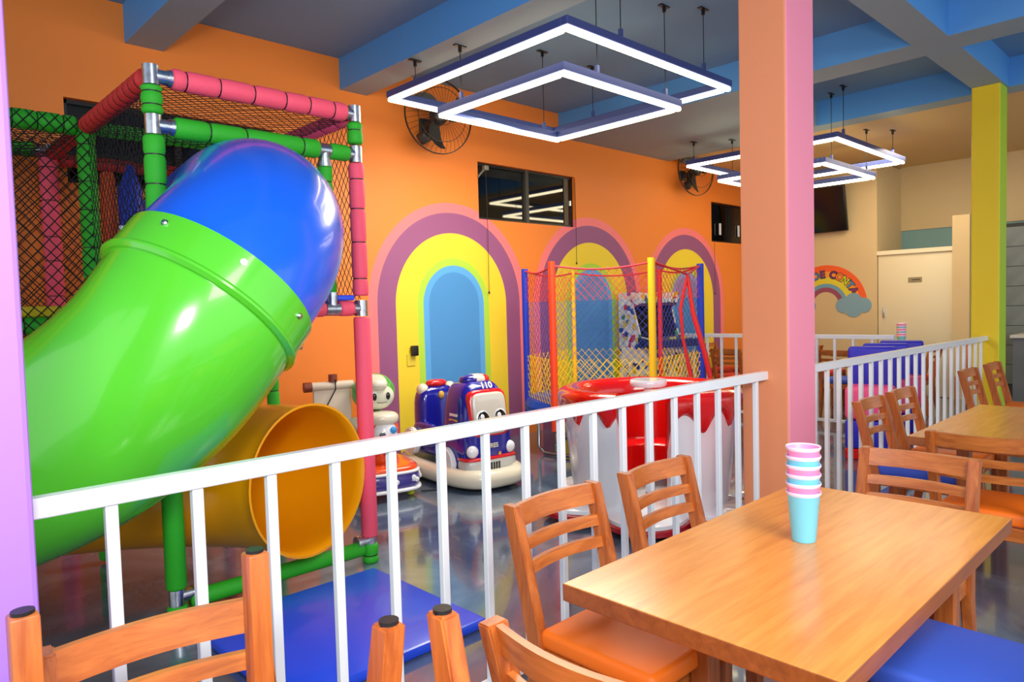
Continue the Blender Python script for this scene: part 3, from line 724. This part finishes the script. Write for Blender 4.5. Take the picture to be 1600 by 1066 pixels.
for i in range(6):
    A, B = PP[i], PP[(i+1) % 6]; d = B-A; Ln = d.length; u_ = d/Ln
    bands = [(.5, .96, NY, .08, .09, .0034), (.96, 1.5, NB, .072, .08, .0017), (1.5, 1.78, NR, .072, .08, .002)]
    for z0, z1, m_, cu, cv, r_ in bands:
        net(A+Vector((0, 0, z0)), u_, (0, 0, 1), Ln, z1-z0, cu, cv, r_, m_, tr, name='side_net')
    sag = [A.lerp(B, s/8)+Vector((0, 0, 1.82-.045*math.sin(PI*s/8))) for s in range(9)]
    tube_obj('top_rope', sag, .01, NR, tr, 6)
# red entry straps
q = lat*.64-dep*.42
tube_obj('entry_strap', [q+Vector((0, 0, 1.72)), q+lat*.05+Vector((0, 0, 1.35)), q+lat*.16+Vector((0, 0, .95)), q+lat*.24+Vector((0, 0, .55))], [.015, .024, .026, .024], PC['r'], tr, 8)
tube_obj('entry_strap', [q+Vector((0, 0, 1.72)), q-lat*.07+Vector((0, 0, 1.4)), q-lat*.05+Vector((0, 0, 1.1)), q+lat*.06+Vector((0, 0, .55))], [.012, .018, .014, .026], PC['r'], tr, 8)
tube_obj('top_rope', [PP[1]+Vector((0, 0, 1.83)), q+Vector((0, 0, 1.72)), PP[2]+Vector((0, 0, 1.82))], .01, NR, tr, 6)

# ============================================================ ARCADE CABINET
ART = bpy.data.materials.new('cabinet_art'); ART.use_nodes = True; nt = ART.node_tree; p = nt.nodes['Principled BSDF']
tcn = nt.nodes.new('ShaderNodeTexCoord'); vo = nt.nodes.new('ShaderNodeTexVoronoi'); vo.inputs['Scale'].default_value = 16
rr = nt.nodes.new('ShaderNodeValToRGB'); rr.color_ramp.interpolation = 'CONSTANT'
cs = [(0, (226, 224, 214)), (.3, (40, 70, 150)), (.42, (214, 206, 190)), (.55, (224, 196, 40)), (.64, (230, 228, 220)), (.78, (200, 50, 40)), (.84, (60, 120, 60)), (.9, (240, 236, 226))]
rr.color_ramp.elements[0].color = srgb(*cs[0][1]); rr.color_ramp.elements[1].position = cs[1][0]; rr.color_ramp.elements[1].color = srgb(*cs[1][1])
for a, c in cs[2:]: rr.color_ramp.elements.new(a).color = srgb(*c)
sp = nt.nodes.new('ShaderNodeSeparateColor'); nt.links.new(tcn.outputs['Object'], vo.inputs['Vector']); nt.links.new(vo.outputs['Color'], sp.inputs[0]); nt.links.new(sp.outputs[0], rr.inputs['Fac']); nt.links.new(rr.outputs['Color'], p.inputs['Base Color']); p.inputs['Roughness'].default_value = .3
ac = thing('arcade_cabinet', 'arcade cabinet with colourful side art standing behind the trampoline', 'arcade machine', (7.62, 5.30, 0), -.2)
prof = [(.3, 0), (-.14, 0), (-.14, .88), (-.36, .9), (-.36, 1.0), (-.1, 1.04), (.02, 1.40), (-.1, 1.46), (-.1, 1.6), (.3, 1.6)]
for s in (-1, 1):
    bm = new_bm(); prism(bm, prof, .02, 'yz', s*.33); finish('side_panel', bm, ART, ac)
box('front_panel', -.32, .32, -.13, -.11, .02, .88, ART, ac)
bm = new_bm(); prism(bm, [(-.38, .9), (-.38, .99), (-.1, 1.03), (-.1, .9)], .76, 'yz'); finish('control_panel', bm, mat('panel_navy', (24, 28, 70), .4), ac)
bm = new_bm(); prism(bm, [(-.08, 1.05), (.03, 1.42), (.05, 1.42), (-.06, 1.05)], .64, 'yz'); finish('screen', bm, mat('arcade_screen', (14, 14, 16), .1), ac)
box('marquee', -.32, .32, -.09, .29, 1.46, 1.59, ART, ac); box('speaker_strip', -.32, .32, -.08, .02, 1.425, 1.455, mat('dark_red', (90, 14, 14), .4), ac)
box('back_panel', -.32, .32, .27, .29, .02, 1.58, BLACK, ac)
for xx, c in ((-.16, 'r'), (.1, 'g')):
    bm = new_bm(); tube(bm, [(xx, -.28, .99), (xx, -.28, 1.07)], .008, 8); sup(bm, (xx, -.28, 1.09), (.022, .022, .022)); finish('joystick', bm, mat('joy_red', (214, 30, 24), .3) if c == 'r' else mat('joy_green', (40, 170, 60), .3), ac, smooth=True)
for k in range(6): 
    bm = new_bm(); tube(bm, [(-.05+.04*(k % 3)+(.2 if k > 2 else 0), -.33, 1.0), (-.05+.04*(k % 3)+(.2 if k > 2 else 0), -.33, 1.03)], .014, 10); finish('button', bm, mat('btn_yellow', (240, 220, 60), .3), ac)

# ============================================================ CUP RIDE
cc = W(1013, 600, 4.95); cc.z = 0
cr = thing('cup_ride', 'round white play cup with dripping red rim, bench inside and central disc', 'ride', cc)
ad = math.atan2(-cc.y, -cc.x)-.06             # direction towards the entrance
hg = .29
bm = new_bm()
n = 96; prof = []
for z0, z1, ri, ro, m_ in (): pass
def shell(a0, a1, prof_out, prof_in, n=48):
    bm = new_bm(); A_ = lathe(bm, prof_out, n, a0, a1); B_ = lathe(bm, prof_in, n, a0, a1)
    for i in range(n):
        bm.faces.new((A_[0][i], A_[0][i+1], B_[0][i+1], B_[0][i])); bm.faces.new((A_[-1][i], A_[-1][i+1], B_[-1][i+1], B_[-1][i]))
    m = len(prof_out)
    for e_ in (0, -1):
        for j in range(m-1): bm.faces.new((A_[j][e_], A_[j+1][e_], B_[j+1][e_], B_[j][e_]))
    return bm
a0, a1 = ad+hg, ad+2*PI-hg
po = [(.53, .12), (.545, .2), (.565, .4), (.585, .6), (.602, .86)]; pi_ = [(.45, .12), (.46, .2), (.475, .4), (.49, .6), (.5, .86)]
finish('cup_wall', shell(a0, a1, po, pi_), CW, cr, auto=.8)
# red rim with scalloped drips
bm = new_bm(); n = 150; rows = []
for i in range(n+1):
    a = a0+(a1-a0)*i/n
    zb = .66+.13*abs(math.cos((a-ad)*7.2))**1.3 - .02*math.sin((a-ad)*3)
    pf = [(.585, zb), (.612, zb+.02), (.625, max(zb+.03, .78)), (.64, .845), (.632, .885), (.60, .91), (.555, .918), (.50, .91), (.465, .88), (.455, .80), (.44, .60), (.425, .42)]
    rows.append([bm.verts.new((r_*math.cos(a), r_*math.sin(a), z_)) for r_, z_ in pf])
for i in range(n):
    for k in range(len(rows[0])-1): bm.faces.new((rows[i][k], rows[i][k+1], rows[i+1][k+1], rows[i+1][k]))
for e_ in (0, -1): bm.faces.new(rows[e_])
finish('red_rim', bm, CR, cr, auto=.9)
b0, b1 = ad+.62, ad+2*PI-.62
finish('bench', shell(b0, b1, [(.2, .24), (.205, .40), (.21, .43), (.24, .45)], [(.45, .24), (.45, .40), (.45, .43), (.45, .45)]), CR, cr, auto=.8)
bm = new_bm(); lathe(bm, [(.035, .13), (.03, .88), (.02, .905)], 20); lathe(bm, [(.0, .905), (.12, .905), (.128, .915), (.128, .945), (.12, .955), (0, .955)], 36); finish('centre_disc', bm, CW, cr, auto=.8)
def flower(r0, amp, z0, z1, ins=0):
    bm = new_bm(); n = 144; A_ = []; B_ = []; C_ = []
    for i in range(n):
        a = 2*PI*i/n; r_ = r0+amp*abs(math.cos((a-ad)*3))**1.0
        A_.append(bm.verts.new(((r_)*math.cos(a), r_*math.sin(a), z0))); B_.append(bm.verts.new((r_*math.cos(a), r_*math.sin(a), z1-.012))); C_.append(bm.verts.new(((r_-.02)*math.cos(a), (r_-.02)*math.sin(a), z1)))
    for i in range(n):
        j = (i+1) % n; bm.faces.new((A_[i], A_[j], B_[j], B_[i])); bm.faces.new((B_[i], B_[j], C_[j], C_[i]))
    bm.faces.new(A_); bm.faces.new(C_); return bm
finish('base_plate', flower(.54, .23, .085, .12), CW, cr, auto=.8)
finish('base_edge', flower(.555, .232, .045, .086), mat('maroon_gelcoat', (176, 12, 34), .2, coat=.4), cr, auto=.8)
for k in range(6):
    a = ad+.3+k*PI/3; bm = new_bm(); tube(bm, [(.5*math.cos(a)-.02*math.sin(a), .5*math.sin(a)+.02*math.cos(a), .024), (.5*math.cos(a)+.02*math.sin(a), .5*math.sin(a)-.02*math.cos(a), .024)], .024, 12); finish('caster', bm, BLACK, cr)

cr.scale = (1, 1, .965)

# ============================================================ KIDDIE CAR RIDE (front towards local -Y)
RR = mat('red_trim_gelcoat', (216, 30, 36), .2, coat=.5); EYEB = mat('eye_black', (12, 12, 14), .2, coat=.5); GOLD = mat('gold_star', (230, 180, 70), .4)
kc = thing('kiddie_ride', 'navy blue ride-on police car with cartoon eyes, seat behind it', 'ride', (3.84, 4.74, 0), -.13)
tube_obj('base_tube', [(.30*math.copysign(abs(math.cos(a))**.6, math.cos(a)), -.02+.62*math.copysign(abs(math.sin(a))**.7, math.sin(a)), .10) for a in [2*PI*k/48 for k in range(48)]], .075, IV, kc, 14, True)
box('base_tray', -.25, .25, -.55, .5, .05, .14, mat('tray_grey', (120, 122, 128), .5), kc, .02)
bm = new_bm(); vs = sup(bm, (0, -.32, .46), (.245, .23, .40), .45, .5, 36, 20)
for v in bm.verts:
    k = max(0, (v.co.z-.42)/.44); v.co.x *= 1-.2*k; v.co.y = -.32+(v.co.y+.32)*(1-.22*k)+.04*k
finish('car_body', bm, RB, kc, smooth=True)
def patch(name, c, r, m, e1=.5, e2=.5, tilt=.12, par=kc): return sup_obj(name, (0, 0, 0), r, m, par, e1, e2, Matrix.Translation(c) @ Matrix.Rotation(tilt, 4, 'X') , 28, 14)
patch('windscreen_rim', (0, -.475, .60), (.185, .05, .195), RR, .35, .45, -.16)
patch('windscreen', (0, -.495, .60), (.165, .045, .17), mat('screen_ivory', (206, 204, 192), .15, coat=.6), .35, .45, -.16)
for s in (-1, 1):
    e1_ = patch('eye_white', (s*.082, -.535, .565), (.068, .02, .082), CW, 1, 1, -.16)
    patch('eye', (s*.082, -.55, .56), (.056, .014, .068), EYEB, 1, 1, -.16)
    patch('eye_glint', (s*.082-.02, -.562, .585), (.02, .006, .024), CW, 1, 1, -.16)
    sup_obj('headlight', (s*.18, -.52, .31), (.052, .04, .052), CW, kc)
    bm = new_bm(); tube(bm, [(s*.235, -.25, .2), (s*.285, -.25, .2)], .125, 24); bmesh.ops.bevel(bm, geom=list(bm.edges), offset=.012, segments=2, affect='EDGES'); finish('wheel', bm, CW, kc, auto=.8)
    bm = new_bm(); tube(bm, [(s*.235, .33, .3), (s*.29, .33, .3)], .12, 24); bmesh.ops.bevel(bm, geom=list(bm.edges), offset=.012, segments=2, affect='EDGES'); finish('wheel', bm, CW, kc, auto=.8)
    sup_obj('seat_ball', (s*.14, .33, .74), (.055, .055, .055), IV, kc)
patch('bumper', (0, -.46, .19), (.25, .11, .07), mat('bumper_grey', (196, 198, 196), .25, coat=.4), .5, .5, 0)
patch('red_bumper_line', (0, -.455, .245), (.253, .113, .018), RR, .5, .5, 0)
for k in range(4): box('grille_slot', -.04+.025*k, -.027+.025*k, -.575, -.565, .155, .215, EYEB, kc)
bm = new_bm(); sup(bm, (0, -.3, .86), (.13, .08, .05), .7, .7, 30, 12)
for f in bm.faces: c = f.calc_center_median().x; f.material_index = 0 if c < -.04 else (1 if c < .05 else 2)
finish('beacon', bm, [RB, IV, RR], kc, smooth=True)
letter('110', .075, CW, kc, (0, -.475, .825), (PI/2-.5, 0, 0), 'number', .003, .002)
letter('RES', .05, IV, kc, (0.01, -.553, .345), (PI/2, 0, 0), 'lettering', .003, .001)
bm = new_bm(); prism(bm, [(.02*(1 if k % 2 else .45)*math.cos(k*PI/5+PI/2), .02*(1 if k % 2 else .45)*math.sin(k*PI/5+PI/2)) for k in range(10)], .004, 'xz'); so = finish('star', bm, GOLD, kc); so.location = (-.06, -.557, .275)
so2 = so.copy(); COL.objects.link(so2); so2.location = (.06, -.557, .275)
for k in range(5):
    box('side_stripe', -.242+.004*k, -.21, -.38, -.26, .40+.045*k, .422+.045*k, CW if k % 2 == 0 else GOLD, kc)
bm = new_bm()
vs = sup(bm, (0, .34, .5), (.2, .1, .27), .5, .5, 30, 16); finish('seat_back', bm, RB, kc, smooth=True)
sup_obj('seat_base', (0, .2, .28), (.22, .24, .1), RB, kc, .4, .5)
sup_obj('arm_fairing', (-.19, .2, .36), (.045, .2, .11), RB, kc, .6, .7); sup_obj('arm_fairing', (.19, .2, .36), (.045, .2, .11), RB, kc, .6, .7)
sup_obj('headrest_cap', (0, .33, .79), (.1, .06, .035), RR, kc, .8, .8)
sup_obj('badge', (0, .245, .69), (.028, .02, .035), GOLD, kc)

# second ride: hooded figure with scroll -------------------------------------------------
gr = thing('kiddie_ride', 'ride-on with green hooded round head, scroll panel and orange cloud-trimmed base', 'ride', (3.08, 4.82, 0), -.25)
GH = mat('green_gelcoat', (66, 170, 50), .2, coat=.5); OG = mat('orange_gelcoat', (240, 82, 20), .2, coat=.5); VG = mat('violet_gelcoat', (70, 62, 150), .25, coat=.4); FACE = mat('face_ivory', (222, 226, 200), .25, coat=.4)
bm = new_bm(); sup(bm, (0, 0, .145), (.27, .36, .075), .35, .5, 40, 12); finish('base_band', bm, VG, gr, smooth=True)
sup_obj('base_rim', (0, 0, .075), (.285, .375, .022), CW, gr, .5, .5, nu=40); sup_obj('base_top', (0, 0, .225), (.26, .35, .04), OG, gr, .6, .5, nu=40)
sup_obj('base_lip', (0, 0, .208), (.277, .367, .018), CW, gr, .5, .5, nu=40)
for a in (-.17, .0, .17):
    bm = new_bm()
    for dx, dz, rr_ in ((-.028, -.004, .02), (0, .01, .026), (.028, -.004, .02)): sup(bm, (a+dx, -.362+abs(a)*.12, .145+dz), (rr_, .01, rr_), 1, 1, 12, 8)
    finish('cloud_mark', bm, CW, gr, smooth=True)
for b_ in (-.2, .0, .2):
    for s in (-1, 1):
        bm = new_bm()
        for dy, dz, rr_ in ((-.028, -.004, .02), (0, .01, .026), (.028, -.004, .02)): sup(bm, (s*(.268), b_+dy, .145+dz), (.012, rr_, rr_), 1, 1, 12, 8)
        finish('cloud_mark', bm, CW, gr, smooth=True)
for k in range(4): sup_obj('rubber_foot', ((-1)**k*.18, (.25 if k > 1 else -.25), .027), (.03, .03, .027), mat('foot_yellow', (190, 200, 40), .5), gr)
bm = new_bm(); lathe(bm, [(.0, .24), (.1, .25), (.085, .3), (.12, .42), (.15, .5), (.13, .58), (0, .62)], 28, c=(0, -.1, 0)); finish('dashboard_body', bm, OG, gr, smooth=True)
sup_obj('dashboard_dome', (0, -.17, .48), (.11, .10, .14), CW, gr)
sup_obj('visor', (0, -.13, .61), (.135, .13, .055), IV, gr, .7, 1)
sup_obj('blue_flower', (.05, -.262, .53), (.028, .012, .028), mat('flower_blue', (60, 160, 230), .4), gr)
sup_obj('dash_eye', (-.04, -.265, .5), (.025, .01, .02), mat('dash_eye', (60, 80, 84), .3), gr); sup_obj('red_nose', (.02, -.21, .36), (.04, .06, .05), RR, gr)
sup_obj('figure_body', (0, .16, .48), (.13, .1, .22), GH, gr)
hd = sup_obj('head', (0, .05, .80), (.175, .16, .155), GH, gr, nu=36, nv=20)
sup_obj('face', (.0, -.06, .775), (.135, .065, .105), FACE, gr)
for s in (-1, 1): sup_obj('face_eye', (s*.055+.01, -.12, .78), (.017, .01, .03), EYEB, gr)
tube_obj('mouth', [(-.03, -.127, .735), (.01, -.13, .73), (.05, -.126, .735)], .003, EYEB, gr, 5)
sup_obj('hood_flap', (-.01, -.05, .90), (.085, .10, .05), IV, gr, .8, .8, Matrix.Translation((0, -.02, .87)) @ Matrix.Rotation(.35, 4, 'X') @ Matrix.Translation((0, .02, -.87)))
sc = box('scroll_sheet', -.46, -.16, .12, .15, .5, .86, mat('parchment', (220, 204, 182), .5), gr, .01)
tube_obj('scroll_roll', [(-.48, .13, .87), (-.14, .13, .87)], .035, mat('parchment', (220, 204, 182), .5), gr, 14)
tube_obj('scroll_knob', [(-.53, .13, .87), (-.47, .13, .87)], .04, mat('knob_brown', (140, 62, 40), .4), gr, 14)
tube_obj('scroll_knob', [(-.30, .13, .9), (-.30, .13, .96)], .035, mat('knob_brown', (140, 62, 40), .4), gr, 14)
tube_obj('scroll_cord', [(-.29, .09, .92), (-.29, .1, .84), (-.36, .1, .72)], .005, BLACK, gr, 6)
sup_obj('arm', (-.14, .08, .55), (.05, .12, .06), FACE, gr)
t = thing('power_cord', 'black cable with white plug lying on the floor by the police car ride', 'cord', (3.45, 4.45, 0))
tube_obj('cable', [(-.15, .1, .008), (-.02, .02, .006), (.08, .08, .006), (.2, .0, .006), (.3, .0, .01)], .006, BLACK, t, 6)
box('plug', .29, .34, -.015, .015, .002, .03, CW, t, .006)

# ============================================================ kitchen bits by the yellow pillar
t = thing('counter', 'pale counter seen past the yellow pillar at the tiled wall', 'counter', (11.6, 1.6, 0))
box('worktop', -.3, .45, -.6, .6, .86, .9, mat('counter_top', (200, 200, 192), .3), t, .004, 1); box('cabinet_body', -.27, .45, -.57, .57, 0, .86, mat('counter_grey', (98, 104, 108), .5), t)
tag(box('orange_box', 11.38, 11.6, 1.40, 1.62, .901, 1.02, mat('box_orange', (206, 116, 60), .6), None, .01), 'small orange box on the counter by the tiled wall', 'box')
t = thing('spray_hose', 'dark hand shower hose hanging on the tiled wall', 'hose', (12.05, 1.62, 1.2))
tube_obj('hose', [(0, 0, -.1), (-.03, .04, .3), (-.03, .06, .7)], .012, BLACK, t, 8); box('spray_head', -.05, .01, .03, .1, .7, .78, BLACK, t, .01)
